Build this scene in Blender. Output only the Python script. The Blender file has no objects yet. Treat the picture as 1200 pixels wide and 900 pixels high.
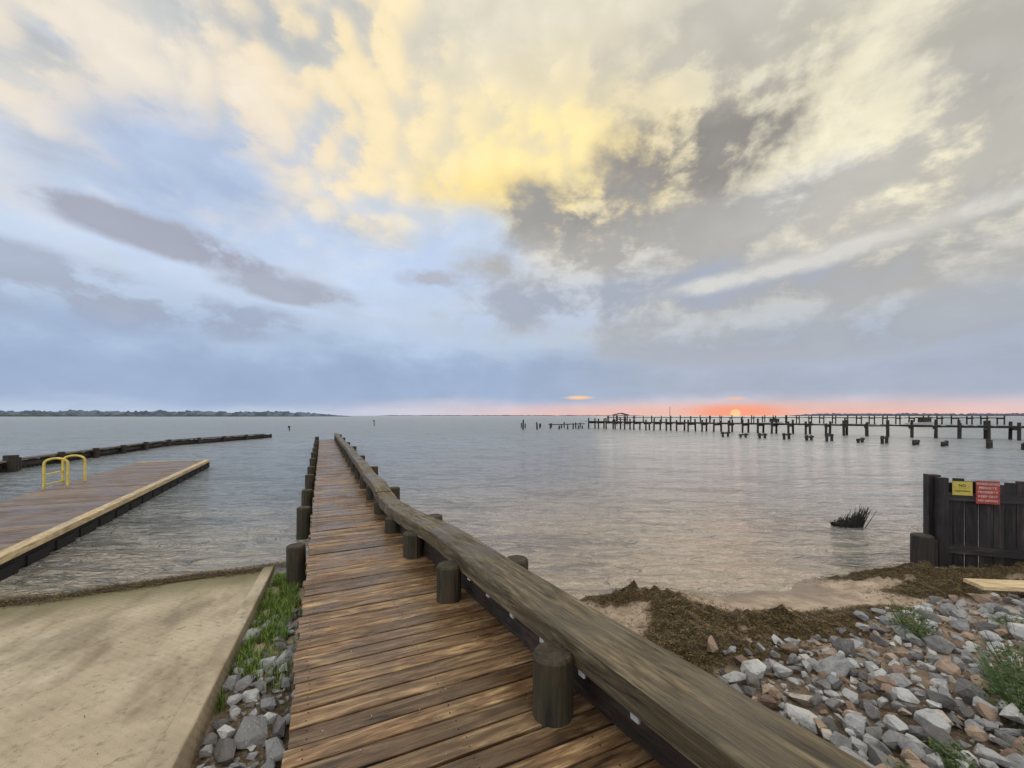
import bpy, bmesh, math, random
import numpy as np
from mathutils import Vector, Matrix, noise
random.seed(7); np.random.seed(7)
S=bpy.context.scene
ANG=math.radians(24.6); CA,SA=math.cos(ANG),math.sin(ANG)
def P(u,v,z=0): return Vector((CA*u-SA*v, SA*u+CA*v, z))
def UV(x,y): return (CA*x+SA*y, -SA*x+CA*y)
def lin(c,g=1.0):
    r=[]
    for k in c:
        k=k/255.0
        r.append((k/12.92 if k<=.04045 else ((k+.055)/1.055)**2.4)*g)
    return (r[0],r[1],r[2],1)
DECK=.5; WCAM=2.1
# ---------------------------------------------------------------- node helper
class N:
    def __init__(s,nt): s.t=nt
    def new(s,ty,**k):
        n=s.t.nodes.new(ty)
        for a,b in k.items(): setattr(n,a,b)
        return n
    def put(s,sock,v):
        if isinstance(v,bpy.types.NodeSocket): s.t.links.new(v,sock)
        elif v is not None: sock.default_value=v
    def m(s,op,a,b=None,c=None,clamp=False):
        n=s.new('ShaderNodeMath',operation=op,use_clamp=clamp)
        s.put(n.inputs[0],a)
        if b is not None: s.put(n.inputs[1],b)
        if c is not None: s.put(n.inputs[2],c)
        return n.outputs[0]
    def ss(s,v,a,b,t0=0.0,t1=1.0):
        n=s.new('ShaderNodeMapRange',interpolation_type='SMOOTHSTEP')
        s.put(n.inputs[0],v); 
        if a<b: n.inputs[1].default_value=a;n.inputs[2].default_value=b;n.inputs[3].default_value=t0;n.inputs[4].default_value=t1
        else: n.inputs[1].default_value=b;n.inputs[2].default_value=a;n.inputs[3].default_value=t1;n.inputs[4].default_value=t0
        return n.outputs[0]
    def mix(s,a,b,f,bt='MIX'):
        n=s.new('ShaderNodeMix',data_type='RGBA',blend_type=bt)
        s.put(n.inputs[0],f); s.put(n.inputs[6],a); s.put(n.inputs[7],b)
        return n.outputs[2]
    def noise(s,vec,scale,detail=5,rough=.55,dist=0,dim='3D'):
        n=s.new('ShaderNodeTexNoise',noise_dimensions=dim)
        s.put(n.inputs['Vector'],vec); n.inputs['Scale'].default_value=scale
        n.inputs['Detail'].default_value=detail; n.inputs['Roughness'].default_value=rough
        n.inputs['Distortion'].default_value=dist
        return n.outputs['Fac']
    def comb(s,x,y,z=0.0):
        n=s.new('ShaderNodeCombineXYZ'); s.put(n.inputs[0],x);s.put(n.inputs[1],y);s.put(n.inputs[2],z)
        return n.outputs[0]
    def mapp(s,vec,scale,loc=(0,0,0),rot=(0,0,0)):
        n=s.new('ShaderNodeMapping'); s.put(n.inputs[0],vec); n.inputs[1].default_value=loc
        n.inputs[2].default_value=rot; n.inputs[3].default_value=scale
        return n.outputs[0]
    def ramp(s,f,stops):
        n=s.new('ShaderNodeValToRGB'); s.put(n.inputs[0],f)
        e=n.color_ramp.elements
        e[0].position=stops[0][0]; e[0].color=stops[0][1]
        e[1].position=stops[-1][0]; e[1].color=stops[-1][1]
        for p,c in stops[1:-1]:
            x=e.new(p); x.color=c
        return n.outputs[0]
def newmat(name):
    m=bpy.data.materials.new(name); m.use_nodes=True
    nt=m.node_tree; b=nt.nodes['Principled BSDF']
    return m,N(nt),b
def bump(n,b,h,strength=.5,dist=.01):
    k=n.new('ShaderNodeBump'); k.inputs['Strength'].default_value=strength; k.inputs['Distance'].default_value=dist
    n.put(k.inputs['Height'],h); n.t.links.new(k.outputs[0],b.inputs['Normal'])
def attr(n,name):
    a=n.new('ShaderNodeAttribute'); a.attribute_name=name; return a
# ---------------------------------------------------------------- materials
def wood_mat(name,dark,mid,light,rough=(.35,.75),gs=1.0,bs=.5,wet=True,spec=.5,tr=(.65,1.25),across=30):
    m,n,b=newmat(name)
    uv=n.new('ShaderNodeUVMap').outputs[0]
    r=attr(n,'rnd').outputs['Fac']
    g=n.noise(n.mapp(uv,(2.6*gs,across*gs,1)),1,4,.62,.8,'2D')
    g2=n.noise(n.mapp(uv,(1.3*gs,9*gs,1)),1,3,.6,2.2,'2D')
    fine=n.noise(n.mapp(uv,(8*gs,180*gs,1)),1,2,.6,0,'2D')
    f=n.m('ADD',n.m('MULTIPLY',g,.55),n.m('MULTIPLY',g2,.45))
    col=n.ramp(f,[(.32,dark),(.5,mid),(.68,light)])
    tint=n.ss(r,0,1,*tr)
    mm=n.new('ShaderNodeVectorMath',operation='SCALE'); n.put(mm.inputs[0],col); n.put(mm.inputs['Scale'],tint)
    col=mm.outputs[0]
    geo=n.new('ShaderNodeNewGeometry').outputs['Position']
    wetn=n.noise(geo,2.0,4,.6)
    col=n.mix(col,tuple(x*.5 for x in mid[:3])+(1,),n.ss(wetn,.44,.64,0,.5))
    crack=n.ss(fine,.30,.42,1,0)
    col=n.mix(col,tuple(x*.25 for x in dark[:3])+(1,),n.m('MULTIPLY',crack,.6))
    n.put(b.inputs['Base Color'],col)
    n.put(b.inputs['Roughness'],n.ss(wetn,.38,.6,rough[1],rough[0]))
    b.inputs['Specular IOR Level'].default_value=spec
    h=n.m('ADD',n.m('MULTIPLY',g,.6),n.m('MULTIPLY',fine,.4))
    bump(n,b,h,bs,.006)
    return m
def post_mat(name,dark,light,green):
    m,n,b=newmat(name)
    geo=n.new('ShaderNodeNewGeometry').outputs['Position']
    g=n.noise(n.mapp(geo,(28,28,2)),1,4,.6,.5)
    col=n.ramp(g,[(.3,dark),(.7,light)])
    k=n.noise(geo,4,4,.6)
    col=n.mix(col,green,n.m('MULTIPLY',n.ss(k,.4,.65),.6))
    n.put(b.inputs['Base Color'],col); b.inputs['Roughness'].default_value=.75
    bump(n,b,g,.9,.015)
    return m
M_deck=wood_mat('deck_wood',lin((62,45,31)),lin((128,97,66)),lin((188,156,114)),(.22,.55),1,.55,tr=(.55,1.3),across=24)
M_beam=wood_mat('rail_wood',lin((42,35,25)),lin((102,88,63)),lin((154,136,103)),(.4,.75),.9,1.0)
M_dock=wood_mat('dock_wood',lin((60,47,40)),lin((126,103,86)),lin((168,144,120)),(.35,.6),1,.4)
M_fender=wood_mat('fender_wood',lin((150,120,80)),lin((216,190,146)),lin((238,218,180)),(.5,.8),1,.3,tr=(.85,1.05))
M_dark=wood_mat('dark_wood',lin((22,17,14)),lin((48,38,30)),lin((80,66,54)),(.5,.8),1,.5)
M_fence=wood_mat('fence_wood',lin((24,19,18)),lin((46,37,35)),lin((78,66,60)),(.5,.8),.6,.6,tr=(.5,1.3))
M_post=post_mat('piling_wood',lin((24,20,14)),lin((84,68,48)),lin((50,52,26)))
M_pile=post_mat('old_piling_wood',lin((26,22,20)),lin((75,62,52)),lin((40,38,28)))
def plain(name,c,rough=.6,metal=0,var=.25,sc=8):
    m,n,b=newmat(name)
    geo=n.new('ShaderNodeNewGeometry').outputs['Position']
    k=n.noise(geo,sc,4,.6)
    n.put(b.inputs['Base Color'],n.mix(c,tuple(x*(1-var) for x in c[:3])+(1,),n.ss(k,.35,.65)))
    b.inputs['Roughness'].default_value=rough; b.inputs['Metallic'].default_value=metal
    return m
M_yellow=plain('yellow_paint',lin((232,204,96)),.45)
M_black=plain('black_rubber',lin((25,24,24)),.8)
M_brush=plain('dark_branch_bark',lin((46,38,32)),.8)
M_white=plain('white_plastic',lin((205,202,195)),.5)
# ---------------------------------------------------------------- mesh helpers
def empty(name,loc=(0,0,0)):
    e=bpy.data.objects.new(name,None); e.location=loc; S.collection.objects.link(e); return e
def link(name,me,mat=None,parent=None,smooth=False):
    o=bpy.data.objects.new(name,me); S.collection.objects.link(o)
    if mat:
        me.materials.append(mat)
    if parent: o.parent=parent
    if smooth:
        for p in me.polygons: p.use_smooth=True
    return o
class MB:
    def __init__(s):
        s.bm=bmesh.new(); s.uv=s.bm.loops.layers.uv.new('UVMap'); s.r=s.bm.faces.layers.float.new('rnd')
    def box(s,c,ax,dims,rnd=None,jit=0):
        rnd=random.random() if rnd is None else rnd
        c=Vector(c); L,W,U=[Vector(a).normalized()*d*.5 for a,d in zip(ax,dims)]
        vs=[];loc=[]
        for i in (-1,1):
            for j in (-1,1):
                for k in (-1,1):
                    p=c+L*i+W*j+U*k
                    if jit: p+=Vector([random.uniform(-jit,jit) for _ in range(3)])
                    vs.append(s.bm.verts.new(p)); loc.append((i*dims[0]/2,j*dims[1]/2,k*dims[2]/2))
        off=(random.random()*50,random.random()*50)
        for idx in ((0,1,3,2),(4,6,7,5),(0,4,5,1),(2,3,7,6),(0,2,6,4),(1,5,7,3)):
            f=s.bm.faces.new([vs[i] for i in idx]); f[s.r]=rnd
            for l,i in zip(f.loops,idx):
                a=loc[i]; l[s.uv].uv=(a[0]+off[0], a[1]+a[2]*1.0+off[1])
        return vs
    def beam(s,a,b,w,h,rnd=None,up=(0,0,1),jit=0):
        a=Vector(a);b=Vector(b); L=b-a; up=Vector(up); W=up.cross(L)
        if W.length<1e-5: W=Vector((1,0,0))
        U=L.cross(W)
        return s.box((a+b)/2,(L,W,U),(L.length,w,h),rnd,jit)
    def cyl(s,base,top,r0,r1=None,seg=14,rings=4,wob=.04,rnd=None,dome=.0):
        r1=r0 if r1 is None else r1; rnd=random.random() if rnd is None else rnd
        base=Vector(base);top=Vector(top); ax=(top-base).normalized()
        X=ax.orthogonal().normalized(); Y=ax.cross(X)
        R=[]; ph=[random.uniform(1-wob,1+wob) for _ in range(seg)]
        levels=[(t/rings,1.0) for t in range(rings+1)]
        levels[-1]=(1-.015/max((top-base).length,.02),1.0); levels.append((1.0,.9))
        for t,k in levels:
            r=(r0+(r1-r0)*t)*k; row=[]
            for i in range(seg):
                a=2*math.pi*i/seg; q=r*ph[i]*random.uniform(.99,1.01)
                row.append(s.bm.verts.new(base.lerp(top,t)+(X*math.cos(a)+Y*math.sin(a))*q))
            R.append(row)
        off=random.random()*20
        for j in range(len(R)-1):
            for i in range(seg):
                i2=(i+1)%seg
                f=s.bm.faces.new((R[j][i],R[j][i2],R[j+1][i2],R[j+1][i])); f[s.r]=rnd
                for l,(a,bb) in zip(f.loops,((j,i),(j,i+1),(j+1,i+1),(j+1,i))):
                    l[s.uv].uv=(a*.2+off,bb*r0*.45+off)
        f=s.bm.faces.new(R[-1]); f[s.r]=rnd
        for l in f.loops: l[s.uv].uv=(l.vert.co.x+off,l.vert.co.y)
    def obj(s,name,mat,parent=None,smooth=False,bevel=0):
        me=bpy.data.meshes.new(name); s.bm.normal_update(); s.bm.to_mesh(me); s.bm.free()
        o=link(name,me,mat,parent,smooth)
        if bevel:
            md=o.modifiers.new('bevel','BEVEL'); md.width=bevel; md.segments=2; md.limit_method='ANGLE'
        return o
I=lambda v,pts: float(np.interp(v,[p[0] for p in pts],[p[1] for p in pts]))
# ---------------------------------------------------------------- terrain
SH=[(-4000,-1800),(-40,-11.3),(-5.78,4.4),(-3.3,5.53),(-2.2,5.75),(-1,4.9),(.94,4.3),(1.6,4.7),(2.6,4.72),(4.35,5.15),(7,5.5),(12,6),(60,9),(4000,-900)]
WEED=[(1.35,4.42,.55,.26,.19),(1.75,3.95,.4,.35,.10),(1.6,3.55,.45,.35,.09),(2.4,3.80,.6,.22,.10),(3.1,3.88,.55,.17,.08),(3.8,4.08,.4,.13,.06),(1.3,3.2,.35,.35,.07),(2.0,3.35,.5,.3,.07),(2.7,3.6,.5,.2,.05),
      (4.6,5.05,.65,.20,.11),(5.5,4.98,.8,.30,.14),(5.2,4.6,.7,.28,.09),(6.7,4.9,.8,.40,.13),(6.0,4.4,.9,.28,.07),(4.7,4.5,.5,.17,.05)]
def rampz(v): return min(.02+.098*(6.31-v),.48)
def weedmask(x,y):
    w=0;h=0
    if -.5<x<10 and 2<y<6.5:
        for a,b,sx,sy,hh in WEED:
            e=math.exp(-((x-a)/sx)**2-((y-b)/sy)**2); w=max(w,e); h+=hh*e
    return w,h
def ground(x,y):
    d=I(x,SH)-y
    nz=noise.noise(Vector((x*1.3,y*1.3,0)))*.5+noise.noise(Vector((x*4,y*4,3)))*.22
    if d>0: z=.55*(1-math.exp(-d*.11/.55*1.15))
    else: z=max(.14*d,-1.6)
    z+=nz*.05*(1 if -3<d else .5)
    w,h=weedmask(x,y)
    if h>.001: z+=h*(.8+.9*nz+.6*noise.noise(Vector((x*11,y*11,1)))+.3*noise.noise(Vector((x*25,y*25,1))))
    u,v=UV(x,y)
    if u<-.55 and u>-6.2 and v<6.6:
        t=min(1,max(0,(-.55-u)/.12))
        z=z*(1-t)+(rampz(v)-.16)*t if v<6.35 else z-.1
    if -.75<u<.0 and v<6.6: z=min(z,rampz(v)-.08)
    if u>-.25 and u<1.7 and v>-4: z=min(z,DECK-.3)
    return z
def axis(a,b,step,far,grow=1.35):
    c=list(np.arange(a,b+1e-6,step)); s=step; x=c[-1]
    while x<far: s*=grow; x+=s; c.append(x)
    s=step; x=c[0]; pre=[]
    while x>-far: s*=grow; x-=s; pre.append(x)
    return pre[::-1]+c
def grid(name,xs,ys,fz,attrs=None):
    nx,ny=len(xs),len(ys)
    verts=[(x,y,fz(x,y)) for y in ys for x in xs]
    faces=[(j*nx+i,j*nx+i+1,(j+1)*nx+i+1,(j+1)*nx+i) for j in range(ny-1) for i in range(nx-1)]
    me=bpy.data.meshes.new(name); me.from_pydata(verts,[],faces)
    if attrs:
        for an,fn in attrs.items():
            a=me.attributes.new(an,'FLOAT','POINT')
            a.data.foreach_set('value',[fn(v[0],v[1],v[2]) for v in verts])
    return me
m,n,b=newmat('shore_ground')
geo=n.new('ShaderNodeNewGeometry').outputs['Position']
w=attr(n,'weed').outputs['Fac']; 
sep=n.new('ShaderNodeSeparateXYZ'); n.put(sep.inputs[0],geo); Z=sep.outputs[2]
k1=n.noise(geo,5,6,.65); k2=n.noise(geo,40,4,.7)
sand=n.ramp(k1,[(.3,lin((150,130,108))),(.55,lin((192,170,146))),(.75,lin((214,194,172)))])
dirt=n.ramp(k2,[(.3,lin((46,36,26))),(.5,lin((96,80,60))),(.7,lin((142,124,100)))])
wd=n.ramp(k2,[(.32,lin((24,19,9))),(.5,lin((70,54,27))),(.7,lin((120,96,50)))])
hi=n.ss(n.m('ADD',Z,n.m('MULTIPLY',k1,.12)),.22,.30)
col=n.mix(sand,dirt,hi)
wet=n.ss(n.m('ADD',Z,n.m('MULTIPLY',k1,.06)),.10,.02)
col=n.mix(col,lin((104,88,72)),n.m('MULTIPLY',wet,.8))
wf=n.ss(n.m('ADD',w,n.m('MULTIPLY',n.m('SUBTRACT',k1,.5),.9)),.30,.45)
col=n.mix(col,wd,wf)
n.put(b.inputs['Base Color'],col)
n.put(b.inputs['Roughness'],n.m('SUBTRACT',.9,n.m('MULTIPLY',wet,.6)))
bump(n,b,n.m('ADD',k2,n.m('MULTIPLY',k1,1.5)),.7,.03)
M_ground=m
me=grid('ground',axis(-7,9,.06,5000),axis(-1,6.6,.06,5000),ground,{'weed':lambda x,y,z:weedmask(x,y)[0]})
link('ground',me,M_ground,smooth=True)
# ---------------------------------------------------------------- water
m,n,b=newmat('water')
geo=n.new('ShaderNodeNewGeometry').outputs['Position']
vm=n.new('ShaderNodeVectorMath',operation='LENGTH'); n.put(vm.inputs[0],geo); D=vm.outputs['Value']
a1=n.noise(n.mapp(geo,(1.7,4.2,1),rot=(0,0,.25)),1,3,.62,.9,'2D')
a2=n.noise(n.mapp(geo,(6.5,13,1),rot=(0,0,-.3)),1,2,.6,.9,'2D')
a3=n.noise(n.mapp(geo,(.40,1.1,1),rot=(0,0,.1)),1,3,.65,.3,'2D')
a4=n.noise(n.mapp(geo,(.05,.20,1),rot=(0,0,.1)),1,3,.7,.3,'2D')
h=n.m('ADD',n.m('MULTIPLY',a1,1.7),n.m('MULTIPLY',a2,.5))
h=n.m('ADD',h,n.m('MULTIPLY',a3,3.0))
h=n.m('ADD',h,n.m('MULTIPLY',a4,9.0))
bump(n,b,h,1.0,.19)
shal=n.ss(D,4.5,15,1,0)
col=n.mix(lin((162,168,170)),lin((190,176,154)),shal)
col=n.mix(col,lin((104,110,112)),n.ss(n.m('MULTIPLY_ADD',a3,.5,n.m('MULTIPLY',a1,.5)),.52,.38,0,.6))  # dark ripple shading painted into the water colour, following the wave troughs
n.put(b.inputs['Base Color'],col)
n.put(b.inputs['Roughness'],n.m('ADD',.06,n.m('MINIMUM',n.m('MULTIPLY',D,.005),.24)))
b.inputs['IOR'].default_value=1.42
me=bpy.data.meshes.new('water'); R=7000
me.from_pydata([(-R,-R,0),(R,-R,0),(R,R,0),(-R,R,0)],[],[(0,1,2,3)])
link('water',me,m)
# ---------------------------------------------------------------- wooden pier
LEFT=[(-4,-.12),(2,-.18),(7.4,-.24),(15.8,-.35),(29.4,-.53)]
PU=[(-4,1.45),(0,1.25),(1.85,1.10),(3.4,.96),(4.6,.88),(5.65,.81),(9,.74),(15.3,.64),(29.4,.43)]
BEAM=[(-4,2.1),(.2,1.58),(.9,1.48),(1.85,1.36),(2.8,1.25),(3.4,1.19),(4.7,1.03),(5.65,.93),(7.2,.84),(10,.78),(15,.70),(29.4,.46)]
RIGHT=[(a,b+.06) for a,b in BEAM]
BH=[(-4,.41),(1,.41),(3.2,.40),(4.2,.42),(5.2,.35),(6.6,.28),(7.6,.40),(9,.36),(10.5,.43),(13,.39),(16,.46),(20,.4),(29.4,.42)]
pier=empty('wooden_pier')
mb=MB(); v=-3.5; pitch=.128
nails=MB()
while v<29.4:
    l=I(v,LEFT)+random.uniform(-.018,.012); r=I(v,RIGHT)+random.uniform(-.01,.012)
    dz=random.uniform(-.004,.004); sk=random.uniform(-.007,.007)
    a=P(l,v+sk,DECK-.019+dz); bb=P(r,v-sk,DECK-.019+dz+random.uniform(-.003,.003))
    mb.beam(a,bb,pitch-.013+random.uniform(-.004,.001),.038,random.random())
    if v<9:
        for uu in (l+.08,(l+r)/2,r-.25):
            for dv in (-.03,.03):
                q=P(uu+random.uniform(-.006,.006),v+dv,DECK+dz+.0005)
                nails.cyl(q-Vector((0,0,.003)),q+Vector((0,0,.0015)),.004,seg=6,rings=1,wob=0)
    v+=pitch
mb.obj('deck_planks',M_deck,pier,bevel=.005)
nails.obj('deck_nails',M_black,pier)
mb=MB()
for du in (0.06,.5,.94):
    for i in range(12):
        v0=-3.4+i*2.73; v1=v0+2.72
        f=lambda v:I(v,LEFT)*(1-du)+I(v,RIGHT)*du
        mb.beam(P(f(v0),v0,DECK-.135),P(f(v1),v1,DECK-.135),.07,.19)
mb.obj('stringers',M_dark,pier)
def sweep(name,mat,v0,v1,wid,th,off=0,dz=0,step=.22):
    bm=bmesh.new(); uvl=bm.loops.layers.uv.new('UVMap'); rl=bm.faces.layers.float.new('rnd')
    rnd=random.uniform(.3,.75); prof=[(-.5,0),(-.46,.04),(-.2,.045),(.2,.045),(.46,.04),(.5,0),(.5,-1),(-.5,-1)]
    k=int((v1-v0)/step)+2; rows=[]
    offu=random.random()*30
    for i in range(k):
        v=v0+(v1-v0)*i/(k-1); wv=I(v,wid); c=I(v,BEAM)+off; zz=DECK+I(v,BH)+dz
        row=[]
        for (a,q) in prof:
            zz2=zz+(q*th if q<0 else (q-.045)*.25)
            row.append(bm.verts.new(P(c+a*wv+random.uniform(-.003,.003),v,zz2+random.uniform(-.002,.002))))
        rows.append(row)
    acc=[0]
    for a in range(1,len(prof)+1):
        p,q=prof[a-1],prof[a%len(prof)]
        acc.append(acc[-1]+math.hypot((p[0]-q[0])*.33,(p[1]-q[1])*th if min(p[1],q[1])<0 else .01))
    for i in range(k-1):
        for j in range(len(prof)):
            j2=(j+1)%len(prof)
            f=bm.faces.new((rows[i][j],rows[i][j2],rows[i+1][j2],rows[i+1][j])); f[rl]=rnd
            va,vb=v0+(v1-v0)*i/(k-1),v0+(v1-v0)*(i+1)/(k-1)
            for l,(x,y) in zip(f.loops,((va,acc[j]),(va,acc[j+1]),(vb,acc[j+1]),(vb,acc[j]))):
                l[uvl].uv=(x+offu,y+offu)
    for r in (rows[0],rows[-1]):
        f=bm.faces.new(r); f[rl]=rnd
    bmesh.ops.recalc_face_normals(bm,faces=bm.faces)
    me=bpy.data.meshes.new(name); bm.to_mesh(me); bm.free()
    return link(name,me,mat,pier)
W1=[(-4,.37),(1,.37),(3,.33),(5,.29),(8,.24),(29.4,.22)]
joints=[-3.6,3.9,7.0,11.2,15.4,19.6,23.8,29.5]
for i in range(len(joints)-1):
    sweep('guard_beam',M_beam,joints[i]+.005,joints[i+1]-.005,W1,.14,off=random.uniform(-.010,.010) if i else 0,dz=random.uniform(-.008,.008) if i else 0)
W2=[(-4,.10),(29,.10)]
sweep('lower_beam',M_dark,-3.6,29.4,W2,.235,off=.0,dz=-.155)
mb=MB()
RP=[0.15,1.87,3.42,4.63,5.70,6.9,8.1]
v=9.4
while v<29.5: RP.append(v); v+=1.45
for i,v in enumerate(RP):
    u=I(v,PU)
    top=DECK+(.33 if v<3 else .30 if v<4.5 else I(v,BH)-.12)
    lean=Vector((random.uniform(-.02,.02),random.uniform(-.02,.02),0))
    mb.cyl(P(u,v,-.8)+lean,P(u,v,top),.115,.108,seg=18,rings=8,wob=.03)
for v in [3.12,5.05,7.3,10.1,13.2,16.5,20,24,28]:
    u=I(v,BEAM)+I(v,W1)/2+.09
    mb.cyl(P(u,v,-1),P(u,v,DECK+I(v,BH)-.03),.105,.1,seg=16,rings=6,wob=.03)
for v,tz in [(5.55,.02),(7.75,.03),(9.6,.02),(11.4,.10),(13.2,.10),(15.3,.14),(17.5,.16),(20,.15),(22.5,.2),(25,.2),(27,.28),(29.2,.22)]:
    u=I(v,LEFT)-.14
    mb.cyl(P(u+random.uniform(-.03,.03),v,-1),P(u,v,DECK+tz),.11,.105,seg=18,rings=8,wob=.04)
mb.obj('pilings',M_post,pier,smooth=False,bevel=0)
mb=MB()
v=.7
while v<3.4:
    c=I(v,BEAM)-I(v,W1)/2+.03
    mb.beam(P(c,v-.025,DECK+.235),P(c,v+.025,DECK+.23),.012,.03)
    v+=.36
mb.obj('rail_clips',M_white,pier)
mb=MB()
for _ in range(130):
    v=random.uniform(1,7); u=random.uniform(I(v,LEFT),I(v,PU)); s=random.uniform(.002,.005)
    mb.box(P(u,v,DECK+.004),(Vector((random.random(),random.random(),0)),Vector((-.3,1,0)),Vector((0,0,1))),(s,s*1.3,s))
mb.obj('shell_grit',M_white,pier)
# ---------------------------------------------------------------- boat ramp
m,n,b=newmat('ramp_concrete')
geo=n.new('ShaderNodeNewGeometry').outputs['Position']
rot=n.mapp(geo,(1,1,1),rot=(0,0,-ANG))
sep=n.new('ShaderNodeSeparateXYZ'); n.put(sep.inputs[0],geo); Z=sep.outputs[2]
k1=n.noise(geo,1.1,5,.6); k2=n.noise(geo,14,5,.7); k3=n.noise(n.mapp(rot,(1,.35,1)),2.2,5,.6); k4=n.noise(geo,90,2,.7)
col=n.ramp(k1,[(.3,lin((156,140,114))),(.5,lin((190,172,144))),(.72,lin((212,197,170)))])
col=n.mix(col,lin((120,104,80)),n.m('MULTIPLY',n.ss(k3,.46,.68),.65))
col=n.mix(col,lin((104,88,66)),n.m('MULTIPLY',n.ss(k2,.53,.70),.55))
col=n.mix(col,lin((104,98,58)),n.ss(n.m('MULTIPLY_ADD',k2,.08,Z),.17,.07,0,.8))
wv=n.new('ShaderNodeTexWave'); wv.bands_direction='DIAGONAL'; n.put(wv.inputs[0],rot); wv.inputs['Scale'].default_value=9; wv.inputs['Distortion'].default_value=1.2
n.put(b.inputs['Base Color'],col); b.inputs['Roughness'].default_value=.8
bump(n,b,n.m('ADD',n.m('ADD',k4,n.m('MULTIPLY',k2,.6)),n.m('MULTIPLY',wv.outputs['Fac'],.4)),.5,.014)
M_conc=m
ramp=empty('boat_ramp')
def slab(name,us,vs,zf,depth,parent,mat):
    bm=bmesh.new(); g=[[bm.verts.new(P(u,v,zf(u,v))) for u in us] for v in vs]
    for j in range(len(vs)-1):
        for i in range(len(us)-1): bm.faces.new((g[j][i],g[j][i+1],g[j+1][i+1],g[j+1][i]))
    r=bmesh.ops.extrude_face_region(bm,geom=bm.faces[:])
    for q in r['geom']:
        if isinstance(q,bmesh.types.BMVert): q.co.z-=depth
    bmesh.ops.recalc_face_normals(bm,faces=bm.faces)
    me=bpy.data.meshes.new(name); bm.to_mesh(me); bm.free()
    o=link(name,me,mat,parent); md=o.modifiers.new('b','BEVEL'); md.width=.012; md.segments=2; md.limit_method='ANGLE'
slab('ramp_slab',list(np.linspace(-6.2,-.80,28)),list(np.linspace(-3,6.42,40)),lambda u,v:rampz(v)+.006*noise.noise(Vector((u*2,v*2,0))),.3,ramp,M_conc)
slab('ramp_edge',[-.795,-.67],list(np.linspace(-3,6.36,40)),lambda u,v:rampz(v)+.035+.01*noise.noise(Vector((u*3,v*3,5))),.35,ramp,M_conc)
# ---------------------------------------------------------------- floating dock
dock=empty('floating_dock')
du=lambda v:-3.75-.049*(v-7.25)
mb=MB(); v=5.6
while v<19.75:
    mb.beam(P(du(v)-2.28,v+.11,.281+random.uniform(-.002,.002)),P(du(v)-.17,v,.281),.14,.038); v+=.15
mb.obj('dock_planks',M_dock,dock,bevel=.004)
mb=MB()
seg=[5.6,9.2,12.8,16.4,19.8]
for a,c in zip(seg[:-1],seg[1:]):
    mb.beam(P(du(a)-.08,a,.27),P(du(c)-.08,c-.01,.27),.16,.10)
mb.beam(P(du(19.8)-2.3,19.95,.27),P(du(19.8),19.84,.27),.1,.10)
mb.obj('edge_timber',M_fender,dock,bevel=.008)
mb=MB()
mb.beam(P(du(5.6)-.1,5.6,.12),P(du(19.8)-.1,19.8,.12),.10,.19)
mb.beam(P(du(5.6)-2.3,5.7,.12),P(du(19.8)-2.3,19.9,.12),.10,.3)
mb.beam(P(du(19.8)-2.3,19.85,.12),P(du(19.8),19.75,.12),.1,.2)
v=5.9
while v<19.6:
    mb.beam(P(du(v)-1.1,v,.02),P(du(v)-.02,v,.02),.5,.25); v+=.75
mb.obj('floats',M_black,dock)
lad=empty('dock_ladder')
def tube(name,pts,r,mat,parent):
    cu=bpy.data.curves.new(name,'CURVE'); cu.dimensions='3D'; cu.bevel_depth=r; cu.bevel_resolution=4
    sp=cu.splines.new('POLY'); sp.points.add(len(pts)-1)
    for p,q in zip(sp.points,pts): p.co=(q[0],q[1],q[2],1)
    me=bpy.data.meshes.new_from_object(bpy.data.objects.new('tmp',cu))
    o=link(name,me,mat,parent,True); return o
for k,vv in enumerate((14.15,14.95)):
    uo=-6.42; pts=[]
    for uu,zz in [(uo-.12,-.2),(uo-.12,.88)]: pts.append(P(uu,vv,zz))
    for a in range(1,9):
        t=math.pi-a*math.pi/9; pts.append(P(uo+.10+.22*math.cos(t),vv,.88+.13*math.sin(t)))
    pts+= [P(uo+.32,vv,.88),P(uo+.32,vv,.3)]
    tube('grab_rail',pts,.028,M_yellow,lad)
mb=MB()
for z in (-.1,.12,.34,.6): mb.beam(P(-6.54,14.15,z),P(-6.54,14.95,z),.05,.03)
mb.obj('rungs',M_yellow,lad)
# ---------------------------------------------------------------- timber breakwater (left)
bw=empty('timber_breakwater')
pts=[(-15.2,9.0),(-19.3,15.3),(-23.7,27.4),(-22.9,38.2)]
mb=MB(); mp=MB(); mt=MB()
for (ax,ay),(bx,by) in zip(pts[:-1],pts[1:]):
    A=Vector((ax,ay,0));B=Vector((bx,by,0)); L=(B-A).length; d=(B-A)/L; nn=Vector((d.y,-d.x,0))
    k=int(L/.22)
    for i in range(k):
        q=A+d*(i+.5)*L/k
        mb.beam(q+Vector((0,0,-.5)),q+Vector((0,0,.33+random.uniform(-.02,.02))),.04,.2,up=nn)
    for i in range(int(L/2.4)):
        q=A+d*i*2.4
        mt.beam(q+nn*.1+Vector((0,0,.40)),q+nn*.1+d*2.39+Vector((0,0,.40)),.34,.06)
        mb.beam(q+nn*.12+Vector((0,0,.2)),q+nn*.12+d*2.4+Vector((0,0,.2)),.1,.14)
        t=.45+random.uniform(0,.06)
        mp.cyl(q+nn*.3+Vector((0,0,-.8)),q+nn*.3+Vector((0,0,t)),.12,seg=12)
mp.cyl((-19.3+.55,15.0,-.8),(-19.3+.55,15.0,.62),.2,seg=14)
mb.obj('sheet_boards',M_dark,bw); mp.obj('piles',M_pile,bw); mt.obj('cap_boards',M_beam,bw)
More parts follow.
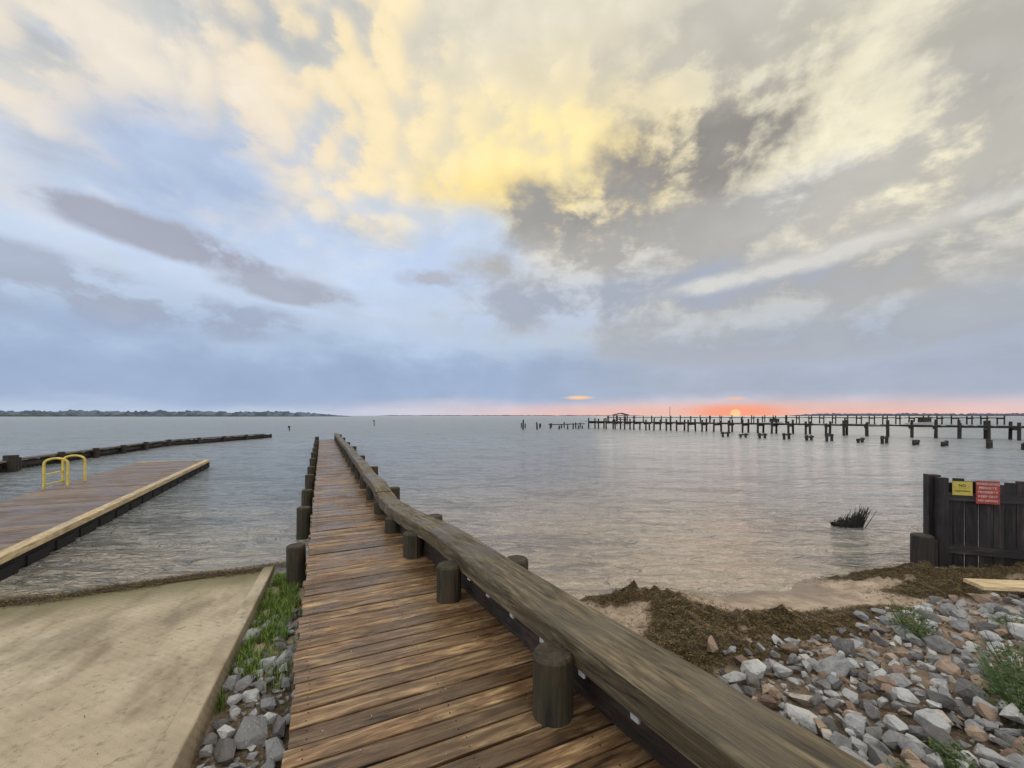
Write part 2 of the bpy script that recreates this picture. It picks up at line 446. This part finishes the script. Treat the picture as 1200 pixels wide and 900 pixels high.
# ---------------------------------------------------------------- distant pier (right)
def longpier(name,A,B,deckz,topz,width,sp,rail=True,r=.13,gap=.0):
    e=empty(name); A=Vector(A).to_3d();B=Vector(B).to_3d(); L=(B-A).length; d=(B-A)/L; nn=Vector((d.y,-d.x,0))
    mp=MB(); mb=MB()
    k=int(L/sp)
    for i in range(k+1):
        for s in (-1,1):
            q=A+d*i*sp+nn*s*width/2+d*random.uniform(-.2,.2)
            t=topz+random.uniform(-.2,.15)
            if random.random()<.15: t-=.5
            mp.cyl(q+Vector((random.uniform(-.06,.06),0,-1)),q+Vector((random.uniform(-.06,.06),0,t)),r,r*.9,seg=8,rings=2)
        q=A+d*i*sp
        mb.beam(q-nn*(width/2+.15)+Vector((0,0,deckz-.22)),q+nn*(width/2+.15)+Vector((0,0,deckz-.22)),.12,.18)
    for s in (-1,0,1):
        for i in range(k):
            if random.random()<gap*(1+2*i/k): continue
            q=A+d*i*sp+nn*s*width/2*.9
            mb.beam(q+Vector((0,0,deckz-.06)),q+d*sp*.995+Vector((0,0,deckz-.06+random.uniform(-.05,.05))),.1,.14)
    if rail:
        j=0
        while j<L:
            q=A+d*j
            if random.random()>gap*2 and noise.noise(Vector((j*.25,3,1)))>-.28: mb.beam(q-nn*width/2*1.05+Vector((0,0,deckz+.04)),q+nn*width/2*1.05+Vector((0,0,deckz+.04)),.26,.04)
            j+=.28
    mp.obj('pilings',M_pile,e); mb.obj('walkway_beams',M_dark,e)
    return e
longpier('distant_pier',(46.5,31),(12.6,66),1.15,1.62,1.8,1.6,True,.12,.10)
longpier('distant_pier',(112,92),(28,125),1.6,2.1,2,2.6,True,.14,.08)
op=empty('old_pilings'); mp=MB(); mb=MB()
A=Vector((35,20.5,0));B=Vector((21.5,40.5,0)); L=(B-A).length; d=(B-A)/L; nn=Vector((d.y,-d.x,0))
j=0
while j<L:
    q=A+d*j; t=random.uniform(.3,.6)
    mp.cyl(q+Vector((0,0,-1)),q+Vector((random.uniform(-.05,.05),0,t)),.12,.10,seg=10,rings=3)
    if random.random()<.8:
        q2=q+nn*-1.0; mp.cyl(q2+Vector((0,0,-1)),q2+Vector((0,0,t+random.uniform(-.1,.1))),.11,.10,seg=10,rings=3)
        mb.beam(q-nn*1.3+Vector((0,0,t-.12)),q+nn*.35+Vector((0,0,t-.12)),.1,.14)
    j+=random.choice((1.4,1.7,2.0))
for x0,y0 in [(1.6,70),(2.2,68),(4.6,66),(5.2,72),(6.1,64),(6.9,70),(7.5,64),(8.2,66),(9.1,70),(9.6,63),(10.5,66),(11.2,64),(11.8,69),(7.1,61),(8.6,62),(10.1,61)]:
    mp.cyl((x0,y0,-1),(x0+random.uniform(-.1,.1),y0,random.uniform(.4,1.0)),.12,.10,seg=8,rings=2)
mp.cyl((1.6,60,-1),(1.7,60,1.5),.14,.11,seg=8); mp.cyl((3.8,60,-1),(3.7,60,1.1),.14,.11,seg=8)
mb.beam((6,66,.6),(12,66,.75),.12,.14)
mp.obj('stubs',M_pile,op); mb.obj('cross_caps',M_dark,op)
hut=empty('boat_shelter',(0,0,0)); mb=MB()
for dx in (0,2.6):
    for dy in (0,2.6): mb.beam((25+dx,96+dy,-1),(25+dx,96+dy,2.2),.2,.2)
mb.beam((25,96,1.2),(27.6,96,1.2),.2,.2)
mb.obj('frame',M_dark,hut)
mb=MB(); mb.beam((24.6,97.3,2.25),(26.3,97.3,2.7),3.4,.1); mb.beam((28,97.3,2.25),(26.3,97.3,2.7),3.4,.1); mb.obj('roof',M_dark,hut)
mast=MB(); mast.cyl((37,94,0),(37,94,4.2),.09,.04,seg=6); mast.beam((36.4,94,1.6),(37.6,94,1.6),.1,.1)
mast.obj('channel_marker',M_dark)
M_hull=plain('white_hull',lin((200,195,190)),.4)
for bx,by,sc in [(60,92,.7),(80,78,.9)]:
    e=empty('motor_boat'); bm=bmesh.new(); rows=[]
    for t in np.linspace(0,1,9):
        wv=1.0*(1-max(0,(t-.45)/.55)**2)+.02; hz=.75+.35*t
        rows.append([bm.verts.new((bx+(t-.5)*6*sc,by+a*wv*sc,z*sc)) for a,z in ((-1,hz),(-.75,.0),(0,-.2),(.75,.0),(1,hz))])
    for r0,r1 in zip(rows[:-1],rows[1:]):
        for i in range(4): bm.faces.new((r0[i],r0[i+1],r1[i+1],r1[i]))
        bm.faces.new((r0[0],r1[0],r1[4],r0[4]))
    bm.faces.new(rows[0])
    me=bpy.data.meshes.new('hull'); bmesh.ops.recalc_face_normals(bm,faces=bm.faces); bm.to_mesh(me); bm.free(); link('hull',me,M_hull,e)
    mb=MB(); mb.box((bx+.2,by,1.35*sc),((1,0,0),(0,1,0),(0,0,1)),(1.5,1.2,.9),jit=.05); mb.beam((bx-.8,by,2.0*sc),(bx+1.1,by,2.0*sc),1.5,.06)
    mb.obj('cabin',M_dark,e)
for x0,y0,h in [(-27.5,80,1.2),(-30.5,55,.7)]:
    mb=MB(); mb.cyl((x0,y0,-1),(x0,y0,h),.08,.07,seg=8); mb.box((x0,y0-.15,h-.15),((1,0,0),(0,1,0),(0,0,1)),(.28,.05,.28)); mb.obj('channel_marker',M_pile)
# ---------------------------------------------------------------- fence + signs
fence=empty('wooden_fence'); FA=Vector((6.02,5.64,0)); FB=Vector((9.7,4.3,0)); L=(FB-FA).length; d=(FB-FA)/L; nn=Vector((d.y,-d.x,0))
if nn.y>0: nn=-nn
mb=MB(); x=.0
while x<L:
    wv=random.uniform(.10,.13); h=1.20+random.uniform(-.035,.03)-.004*x
    q=FA+d*(x+wv/2)
    mb.box(q+Vector((0,0,h/2-.05)),((0,0,1),d,nn),(h+.1,wv,.025),jit=.003); x+=wv+random.uniform(.006,.022)
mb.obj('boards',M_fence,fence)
mb=MB()
for z in (.25,.98): mb.beam(FA+nn*.035+Vector((0,0,z)),FB+nn*.035+Vector((0,0,z)),.045,.11)
x=-.05
while x<L: 
    q=FA+d*x-nn*.08; mb.beam(q+Vector((0,0,-.5)),q+Vector((0,0,1.26)),.13,.13,up=nn); x+=1.9
mb.box(FA+d*-.02+nn*.07+Vector((0,0,.55)),((0,0,1),d,nn),(1.38,.10,.10))
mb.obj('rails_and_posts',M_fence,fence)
mb=MB(); mb.cyl((5.72,5.6,-.5),(5.72,5.6,.44),.12,seg=16,rings=6,wob=.05); mb.cyl((5.92,5.65,-.5),(5.92,5.65,.36),.09,seg=12); mb.obj('short_pilings',M_pile,fence)
def sign(name,x,z,w,h,col,tcol,lines):
    e=empty(name); q=FA+d*x+nn*.065+Vector((0,0,z))
    mb=MB(); mb.box(q,(d,Vector((0,0,1)),nn),(w,h,.006)); mb.obj('panel',plain(name+'_paint',col,.5,var=.2,sc=14),e)
    mt=plain(name+'_ink',tcol,.6)
    for i,t in enumerate(lines):
        cu=bpy.data.curves.new('t','FONT'); cu.body=t; cu.align_x='CENTER'; cu.align_y='CENTER'
        cu.size=min(h*.26,w*1.45/max(len(t),1)); cu.extrude=.0008
        tmp=bpy.data.objects.new('tmp',cu); me=bpy.data.meshes.new_from_object(tmp)
        o=link('lettering',me,mt,e)
        mtx=Matrix.Identity(4)
        for r in range(3):
            mtx[r][0]=d[r]; mtx[r][1]=(0,0,1)[r]; mtx[r][2]=nn[r]
            mtx[r][3]=(q+nn*.005+Vector((0,0,h*(.5-(i+.75)/(len(lines)+.5)))))[r]
        o.matrix_world=mtx
sign('no_trespassing_sign',.20,1.10,.21,.19,lin((206,184,84)),lin((30,28,20)),['NO','TRESPASSING'])
sign('warning_sign',.46,1.06,.24,.31,lin((172,66,52)),lin((235,215,205)),['WARNING','PRIVATE','PROPERTY','KEEP OUT','NO DIVING'])
# ---------------------------------------------------------------- driftwood brush in the water
mb=MB(); c=Vector((6.45,7.6,0))
for i in range(150):
    t=random.random(); b0=c+Vector((-.34+.48*t+random.uniform(-.03,.03),random.uniform(-.1,.1),-.05))
    h=.14+.30*t**1.1+random.uniform(-.07,.04)
    tip=b0+Vector((.06+.14*t+random.uniform(-.12,.08),random.uniform(-.05,.05),h))
    mb.cyl(b0,tip,random.uniform(.006,.014),.003,seg=5,rings=2,wob=.15)
mb.cyl(c+Vector((-.38,0,.05)),c+Vector((.20,.05,.02)),.04,.03,seg=8)
mb.obj('driftwood_branch',M_brush)
# ---------------------------------------------------------------- rocks
m,n,b=newmat('rock')
geo=n.new('ShaderNodeNewGeometry').outputs['Position']; r=attr(n,'rnd').outputs['Fac']
k=n.noise(geo,9,5,.65,.4); k2=n.noise(geo,60,3,.7)
col=n.ramp(r,[(0,lin((98,92,88))),(.25,lin((142,140,139))),(.5,lin((174,173,172))),(.72,lin((206,203,198))),(.82,lin((178,154,130))),(.92,lin((150,124,104))),(1,lin((120,98,82)))])
col=n.mix(col,lin((84,79,76)),n.m('MULTIPLY',n.ss(k,.46,.66),.55))
col=n.mix(col,lin((222,220,217)),n.m('MULTIPLY',n.ss(k2,.58,.72),.3))
n.put(b.inputs['Base Color'],col); b.inputs['Roughness'].default_value=.75
bump(n,b,n.m('ADD',k,n.m('MULTIPLY',k2,.35)),.9,.03)
M_rock=m
def rocks(name,places,rmax=1.0):
    bm=bmesh.new(); rl=bm.faces.layers.float.new('rnd')
    for (x,y,z,s) in places:
        sx,sy,sz=s*random.uniform(.8,1.3),s*random.uniform(.6,1.0),s*random.uniform(.45,.85)
        R=Matrix.Rotation(random.uniform(0,6.28),3,'Z')@Matrix.Rotation(random.uniform(-.6,.6),3,'X')
        vs=[]
        for _ in range(random.choice((11,14,17,20)) if s>.04 else 9):
            q=Vector([random.gauss(0,1) for _ in range(3)]).normalized()
            q=Vector([math.copysign(abs(c)**.75,c) for c in q])
            vs.append(bm.verts.new(R@Vector((q.x*sx,q.y*sy,q.z*sz))+Vector((x,y,z))))
        res=bmesh.ops.convex_hull(bm,input=vs,use_existing_faces=False)
        rr=random.random()*rmax
        for g in res['geom']:
            if isinstance(g,bmesh.types.BMFace): g[rl]=rr
        dead=[g for g in res['geom_interior'] if isinstance(g,bmesh.types.BMVert)]
        if dead: bmesh.ops.delete(bm,geom=dead,context='VERTS')
    me=bpy.data.meshes.new(name); bm.to_mesh(me); bm.free()
    o=link(name,me,M_rock); md=o.modifiers.new('b','BEVEL'); md.width=.005; md.segments=1; md.limit_method='ANGLE'; md.angle_limit=.5
    return o
RB=[(1.2,2.65),(1.6,3.05),(2.3,3.25),(3.0,3.5),(3.6,3.85),(4.6,4.15),(5.6,4.3),(9,4.3)]
pl=[];placed=[]
def tryplace(x,y,s,k=.72):
    for (a,bq,c) in placed:
        if (a-x)**2+(bq-y)**2<((c+s)*k)**2: return False
    placed.append((x,y,s)); return True
for s0,s1,cnt in ((.10,.13,30),(.065,.09,380),(.038,.06,3200),(.018,.035,5200)):
    for _ in range(cnt):
        x=random.uniform(1.2,7.0); y=random.uniform(.8,4.4)
        if y>I(x,RB)+random.uniform(-.25,.15): continue
        u,v=UV(x,y)
        if u<1.76: continue
        s=random.uniform(s0,s1)
        if tryplace(x,y,s,.62): pl.append((x,y,ground(x,y)+s*.3+random.uniform(0,.045),s))
rocks('riprap_rocks',pl)
pl=[];placed=[]
for s0,s1,cnt in ((.07,.10,40),(.045,.065,250),(.018,.035,600)):
    for _ in range(cnt):
        u=random.uniform(-.62,-.15); v=random.uniform(1.6,4.6)
        if v>3.7 and random.random()<.7: continue
        s=random.uniform(s0,s1); q=P(u,v)
        if tryplace(q.x,q.y,s,.7): pl.append((q.x,q.y,ground(q.x,q.y)+s*.3,s))
rocks('riprap_rocks',pl,rmax=.7)
# ---------------------------------------------------------------- seaweed wrack
def leafmat(name,a,bc,c):
    m,n,b=newmat(name); r=attr(n,'rnd').outputs['Fac']
    n.put(b.inputs['Base Color'],n.ramp(r,[(0,a),(.5,bc),(1,c)])); b.inputs['Roughness'].default_value=.6
    return m
M_weed=leafmat('seaweed',lin((28,22,10)),lin((80,64,32)),lin((144,116,62)))
M_grass=leafmat('grass_blades',lin((44,66,16)),lin((92,124,38)),lin((150,160,72)))
M_herb=leafmat('weed_leaves',lin((36,56,20)),lin((66,92,38)),lin((112,122,66)))
def strips(name,items,mat):
    vs=[];fs=[];rn=[]
    for p,dv,l,w,rise in items:
        d0=Vector((math.cos(dv),math.sin(dv),0)); s=Vector((-d0.y,d0.x,0))*w/2
        k=len(vs); p=Vector(p)
        mid=p+d0*l*.5+Vector((0,0,rise)); end=p+d0*l+Vector((0,0,rise*.3))
        vs+= [p-s,p+s,mid+s,mid-s,end]; fs+=[(k,k+1,k+2,k+3),(k+3,k+2,k+4)]
        r=random.random(); rn+=[r,r]
    me=bpy.data.meshes.new(name); me.from_pydata([tuple(v) for v in vs],[],fs)
    a=me.attributes.new('rnd','FLOAT','FACE'); a.data.foreach_set('value',rn)
    return link(name,me,mat)
it=[]
while len(it)<26000:
    a,bq,sx,sy,hh=random.choice(WEED)
    x=random.gauss(a,sx*.6); y=random.gauss(bq,sy*.6)
    if UV(x,y)[0]<1.0: continue
    it.append(((x,y,ground(x,y)+random.uniform(-.002,.006)),random.uniform(0,6.28),random.uniform(.015,.05),random.uniform(.003,.007),random.uniform(.0,.010)))
strips('seaweed_wrack',it,M_weed)
it=[]
for _ in range(10000):
    u=random.uniform(-6.1,-.5); v=6.36+random.gauss(0,.085)+.05*math.sin(u*3)+.05*math.sin(u*7.1)
    hgt=max(0,.06*math.exp(-((v-6.36)/.10)**2))
    q=P(u,v,max(rampz(v),.0)+random.uniform(0,hgt)+.008)
    it.append((q,random.uniform(0,6.28),random.uniform(.02,.06),random.uniform(.004,.01),random.uniform(.0,.01)))
strips('seaweed_wrack',it,M_weed)
slab('wrack_mat',[-6.1,-4.5,-3,-1.8,-.82],[6.26,6.33,6.38,6.46],lambda u,v:rampz(v)+.025+.02*math.sin(u*9)*1,.1,None,plain('wrack_mat',lin((76,60,28)),.9))
it=[]
for _ in range(140):
    q=P(-1.93+random.gauss(0,.05),3.0+random.gauss(0,.03)); q.z=rampz(UV(q.x,q.y)[1])+.008
    it.append((q,random.uniform(0,6.28),random.uniform(.01,.04),.005,random.uniform(0,.008)))
for _ in range(90):
    u=random.uniform(-3.5,-.9); v=random.uniform(2,5.8); q=P(u,v,rampz(v)+.008)
    it.append((q,random.uniform(0,6.28),random.uniform(.01,.03),.004,.004))
strips('leaf_litter',it,M_weed)
# ---------------------------------------------------------------- grass & herbs
def blades(name,pts,mat,h0,h1,w=.006):
    vs=[];fs=[];rn=[]
    for p in pts:
        p=Vector(p); a=random.uniform(0,6.28); d0=Vector((math.cos(a),math.sin(a),0)); s=Vector((-d0.y,d0.x,0))*w/2
        h=random.uniform(h0,h1); le=random.uniform(.1,.7)*h; k=len(vs)
        m1=p+d0*le*.3+Vector((0,0,h*.6)); e=p+d0*le+Vector((0,0,h*random.uniform(.75,1)))
        vs+=[p-s,p+s,m1+s*.8,m1-s*.8,e]; fs+=[(k,k+1,k+2,k+3),(k+3,k+2,k+4)]; r=random.random(); rn+=[r,r]
    me=bpy.data.meshes.new(name); me.from_pydata([tuple(v) for v in vs],[],fs)
    at=me.attributes.new('rnd','FLOAT','FACE'); at.data.foreach_set('value',rn)
    return link(name,me,mat)
pt=[]
while len(pt)<8500:
    v=random.uniform(3.1,6.2); u=random.uniform(-.66,-.22)
    if noise.noise(Vector((u*6,v*3,2)))<-.12 or (v<3.9 and u>-.45 and random.random()<.85): continue
    q=P(u,v); q.z=ground(q.x,q.y); pt.append(q)
blades('grass_patch',pt,M_grass,.03,.13,.005)
def herb(x,y,R,H,nb):
    g=ground(x,y)
    vs=[];fs=[];rn=[]
    for _ in range(nb):
        a=random.uniform(0,6.28); rr=R*math.sqrt(random.random())*random.uniform(.6,1.15); hh=H*random.random()*(1-.5*min(1,rr/R))
        c=Vector((x+rr*math.cos(a),y+rr*math.sin(a),g+.03+hh)); l=random.uniform(.008,.02)
        d1=Vector([random.gauss(0,1) for _ in range(3)]).normalized()*l; d2=d1.orthogonal().normalized()*l*.35
        k=len(vs); vs+=[c-d1,c+d2,c+d1,c-d2]; fs.append((k,k+1,k+2,k+3)); rn.append(random.random())
    for _ in range(nb//14):
        a=random.uniform(0,6.28); e=Vector((x+R*math.cos(a),y+R*math.sin(a),g+H*random.uniform(.6,1.2))); b0=Vector((x+.2*R*math.cos(a),y,g)); k=len(vs)
        s=Vector((.0025,0,0)); vs+=[b0-s,b0+s,e+s*.5,e-s*.5]; fs.append((k,k+1,k+2,k+3)); rn.append(.5)
    me=bpy.data.meshes.new('shore_plant'); me.from_pydata([tuple(v) for v in vs],[],fs)
    at=me.attributes.new('rnd','FLOAT','FACE'); at.data.foreach_set('value',rn); link('shore_plant',me,M_herb)
herb(3.45,3.45,.15,.28,700); herb(3.15,2.45,.22,.36,1300); herb(3.4,2.65,.2,.38,900); herb(1.95,1.95,.10,.10,150); herb(2.3,2.1,.10,.12,200); herb(2.75,2.0,.14,.16,300); herb(4.4,3.5,.16,.16,220)
mb=MB(); mb.beam((4.6,4.0,.42),(6.6,3.75,.44),.20,.035,.9); mb.obj('driftwood_plank',M_fender)
# ---------------------------------------------------------------- distant treelines
def trees(name,x0,x1,y,h0,h1,col,seed,base=0):
    m,n,b=newmat(name+'_hazed_foliage'); geo=n.new('ShaderNodeNewGeometry').outputs['Position']  # blue-grey distance haze is mixed into the foliage base colour
    k=n.noise(geo,.06,4,.6); n.put(b.inputs['Base Color'],n.mix(col,tuple(c*.6 for c in col[:3])+(1,),n.ss(k,.4,.6))); b.inputs['Roughness'].default_value=1
    b.inputs['Specular IOR Level'].default_value=0
    bm=bmesh.new(); N_=int(abs(x1-x0)/3.0); front=[];top=[];bot=[];back=[]
    for i in range(N_+1):
        t=i/N_; x=x0+(x1-x0)*t; h=h0+(h1-h0)*t
        hh=h*(.72+.35*noise.noise(Vector((x*.012,seed,0)))+.25*noise.noise(Vector((x*.05,seed,1)))+.22*noise.noise(Vector((x*.17,seed,2))))
        hh=max(hh,.4); e=min(1,min(t,1-t)*14+.1); hh*=e
        yy=y+20*noise.noise(Vector((x*.01,seed,4)))
        bot.append(bm.verts.new((x,yy-12,base))); front.append(bm.verts.new((x,yy-8+3*noise.noise(Vector((x*.1,9,9))),hh*.6))); top.append(bm.verts.new((x,yy,hh))); back.append(bm.verts.new((x,yy+20,base)))
    for i in range(N_):
        for A,B in ((bot,front),(front,top),(top,back)): bm.faces.new((A[i],A[i+1],B[i+1],B[i]))
    bmesh.ops.recalc_face_normals(bm,faces=bm.faces)
    me=bpy.data.meshes.new(name); bm.to_mesh(me); bm.free(); link(name,me,m)
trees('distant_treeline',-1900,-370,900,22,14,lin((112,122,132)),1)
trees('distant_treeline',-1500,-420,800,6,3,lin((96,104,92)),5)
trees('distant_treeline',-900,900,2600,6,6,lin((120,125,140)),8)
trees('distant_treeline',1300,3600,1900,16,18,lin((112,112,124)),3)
# ---------------------------------------------------------------- world
W=bpy.data.worlds.new('World'); S.world=W; W.use_nodes=True
W.cycles.sampling_method='NONE'
nt=W.node_tree; nt.nodes.clear(); n=N(nt)
g=n.new('ShaderNodeTexCoord').outputs['Generated']
sp=n.new('ShaderNodeSeparateXYZ'); n.put(sp.inputs[0],g); X,Y,Zs=sp.outputs
az=n.m('ARCTAN2',X,Y); el=n.m('ARCSINE',Zs)
ae=n.comb(az,el,0.0)
zc=n.m('ADD',n.m('MAXIMUM',Zs,0.0),.20)
pv=n.comb(n.m('DIVIDE',X,zc),n.m('DIVIDE',Y,zc),0.0)
n1=n.noise(pv,1.5,7,.56,.15,'2D')                            # high cloud sheet
n2=n.noise(n.mapp(ae,(6.0,10.0,1),rot=(0,0,.12)),1,8,.60,.1,'2D')   # fluffy edges
n3=n.noise(n.mapp(ae,(2.0,7.5,1),loc=(3,7,0),rot=(0,0,-.1)),1,5,.55,.1,'2D')
vor=n.new('ShaderNodeTexVoronoi',feature='SMOOTH_F1',voronoi_dimensions='2D')
n.put(vor.inputs['Vector'],n.mapp(n.comb(n.m('MULTIPLY_ADD',n2,.16,az),n.m('MULTIPLY_ADD',n1,.16,el)),(15,18,1),rot=(0,0,.2)))
vor.inputs['Scale'].default_value=1; vor.inputs['Smoothness'].default_value=1.0
puff=n.ss(vor.outputs['Distance'],.75,.05)                     # rounded mammatus lumps
def px(x,y): return (math.atan((x-600)/470),math.atan((487-y)/math.hypot(470,x-600)))
def blob(x,y,sa,se,rot=0.0):
    a,e=px(x,y)
    mp_=n.new('ShaderNodeMapping',vector_type='TEXTURE'); n.put(mp_.inputs[0],ae)
    mp_.inputs[1].default_value=(a,e,0); mp_.inputs[2].default_value=(0,0,rot); mp_.inputs[3].default_value=(sa*1.9,se*1.9,1)
    gr=n.new('ShaderNodeTexGradient',gradient_type='SPHERICAL'); n.t.links.new(mp_.outputs[0],gr.inputs[0])
    return gr.outputs['Fac']
# multiplicative edge noise: no cloud can appear outside its own region
nA=n.m('MULTIPLY_ADD',n2,4.4,-1.2)
nB=n.m('MULTIPLY_ADD',n1,4.4,-1.2)
nP=n.m('ADD',n.m('MULTIPLY_ADD',puff,1.1,-.35),n.m('MULTIPLY',nA,.7))
def cl(col,c,x,y,sa,se,s=1.0,nz=nA,rot=0.0,lo=.08,hi=.95):
    return n.mix(col,lin(c),n.ss(n.m('MULTIPLY',blob(x,y,sa,se,rot),nz),lo,hi,0,s))
def soft(col,c,x,y,sa,se,s=1.0,rot=0.0):
    return n.mix(col,lin(c),n.ss(blob(x,y,sa,se,rot),0.0,.8,0,s))
E=math.pi/2
sB=n.m('MULTIPLY_ADD',n1,2.0,-1.0)
elw=n.m('ADD',el,n.m('MULTIPLY',n.m('SUBTRACT',n3,.5),.12))
col=n.ramp(n.m('DIVIDE',elw,E),[(0,lin((184,199,220))),(.05,lin((170,187,213))),(.10,lin((178,197,222))),(.18,lin((198,212,234))),(.34,lin((202,212,230))),(.5,lin((198,205,213))),(1,lin((206,206,206)))])
azw=n.m('ADD',az,n.m('MULTIPLY',sB,.35))
col=n.mix(col,lin((204,200,190)),n.m('MULTIPLY',n.ss(azw,-.10,.45),n.ss(elw,.10,.26,0,.85)))
col=n.mix(col,lin((203,204,201)),n.ss(n.m('ADD',elw,n.m('MULTIPLY',sB,.18)),.42,.66,0,.85))
col=n.mix(col,lin((228,223,211)),n.m('MULTIPLY',n.ss(n1,.46,.68),n.ss(el,.18,.42,0,.6)))
col=n.mix(col,lin((170,175,183)),n.m('MULTIPLY',n.ss(n3,.48,.70),n.ss(el,.12,.34,0,.5)))
# warm lit area
col=soft(col,(230,221,197),660,110,.40,.24,.8)
col=soft(col,(247,229,180),665,200,.30,.14,.75)
col=cl(col,(253,232,170),640,205,.30,.11,.95,nP)
col=cl(col,(254,228,152),600,238,.20,.05,.9,nA,-.1)
col=cl(col,(245,226,186),420,110,.20,.19,.95,nP,.5)
col=cl(col,(238,222,196),290,150,.15,.12,.85,nP,.5)
col=cl(col,(232,222,206),100,70,.28,.12,.85,nP,-.2)
col=cl(col,(230,219,205),130,140,.22,.06,.8,nP,-.3)
col=soft(col,(238,230,204),1120,60,.27,.20,.8)
col=cl(col,(250,242,212),1110,50,.24,.2,.9,nB,.3)
col=cl(col,(242,234,206),940,120,.22,.09,.9,nA,.4)
col=cl(col,(248,245,234),930,235,.17,.045,1.0,nA,0)
# blue openings
col=cl(col,(188,208,238),480,300,.34,.08,.85,nB,.1)
col=cl(col,(170,190,221),225,205,.15,.10,.9,nB,.5)
# dark cumulus
for (x,y,sa,se,c,s,r) in [(825,175,.19,.105,(146,142,137),1,.2),(690,258,.19,.068,(156,154,151),1,-.1),(780,290,.38,.065,(170,168,166),.9,.05),(1190,115,.14,.14,(172,170,165),.9,0),
        (870,50,.26,.07,(186,183,174),.8,0),(980,325,.58,.06,(172,172,171),.95,.04),(1110,265,.28,.05,(174,173,170),.9,.1),(1050,385,.55,.042,(168,173,181),.95,0),(730,352,.36,.05,(164,172,187),.95,0),(1130,180,.2,.05,(188,185,177),.85,.2)]:
    col=cl(col,c,x,y,sa,se,s,nA,r,.10,.85)
col=cl(col,(222,219,211),1000,290,.3,.016,.7,nA,.1)
for (x,y,sa,se,c,s,r) in [(200,280,.15,.024,(162,166,181),.95,-.14),(345,342,.10,.020,(166,172,187),.95,-.05),(505,328,.06,.018,(176,180,192),.9,0),(190,367,.22,.032,(160,171,193),.95,.0),(40,320,.16,.032,(166,175,194),.9,-.1)]:
    col=cl(col,c,x,y,sa,se,s,nA,r,.12,.65)
# rain band low over the horizon
band=n.m('MULTIPLY',n.ss(elw,.005,.05),n.ss(n.m('MULTIPLY_ADD',n2,.09,elw),.225,.14,0,.8))
col=n.mix(col,n.mix(lin((152,171,201)),lin((166,173,188)),n.ss(az,-.1,.5)),band)
rl=n.m('ADD',n.m('MULTIPLY_ADD',n2,.26,.885),n.m('MULTIPLY',n.m('MULTIPLY_ADD',puff,.09,-.045),n.ss(el,.3,.5)))
# horizon colours round the low sun
e3=n.m('ADD',el,n.m('MULTIPLY',n.m('SUBTRACT',n3,.5),.05))
col=n.mix(col,lin((220,199,202)),n.m('MULTIPLY',n.ss(n.m('ABSOLUTE',n.m('SUBTRACT',az,.45)),1.15,.3),n.ss(e3,.055,.006,0,.8)))
sunaz,sunel=px(862,483)
col=soft(col,(238,182,162),860,486,.40,.021,.75)
col=soft(col,(250,152,116),862,484,.075,.015,.8)
col=soft(col,(255,204,148),678,466,.024,.0034,.9)
col=soft(col,(250,190,160),862,467,.016,.0026,.7)
sc=n.new('ShaderNodeVectorMath',operation='SCALE'); n.put(sc.inputs[0],col)
back=n.m('ADD',1.0,n.m('MAXIMUM',n.ss(Y,.1,-.5,0,.8),n.ss(el,.85,1.2,0,.85)))  # unseen sky behind the camera and overhead boosted to brighten the ground
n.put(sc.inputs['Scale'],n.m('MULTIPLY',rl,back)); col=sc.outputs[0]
core=n.ss(blob(862,484,.0056,.0046),.0,.2)
col=n.mix(col,(1.3,.62,.30,1),core)
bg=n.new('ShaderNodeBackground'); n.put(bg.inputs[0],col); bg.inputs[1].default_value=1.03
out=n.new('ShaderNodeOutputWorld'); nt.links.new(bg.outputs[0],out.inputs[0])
# sun lamp: sun is setting through haze, so weak and broad
L=bpy.data.lights.new('sun','SUN'); L.energy=.25; L.angle=math.radians(35); L.color=(1,.80,.62)
so=bpy.data.objects.new('sun',L); S.collection.objects.link(so)
e=math.radians(8); dv=Vector((math.sin(sunaz)*math.cos(e),math.cos(sunaz)*math.cos(e),math.sin(e)))
so.rotation_euler=dv.to_track_quat('Z','Y').to_euler()
# camera
cam=bpy.data.cameras.new('camera'); co=bpy.data.objects.new('camera',cam); S.collection.objects.link(co)
co.location=(0,0,WCAM); co.rotation_euler=(math.pi/2,0,0); cam.lens=36*470/1200; cam.shift_y=37/1200; cam.clip_end=20000; cam.clip_start=.05
S.camera=co
S.view_settings.view_transform='Standard'; S.view_settings.look='None'; S.view_settings.exposure=0
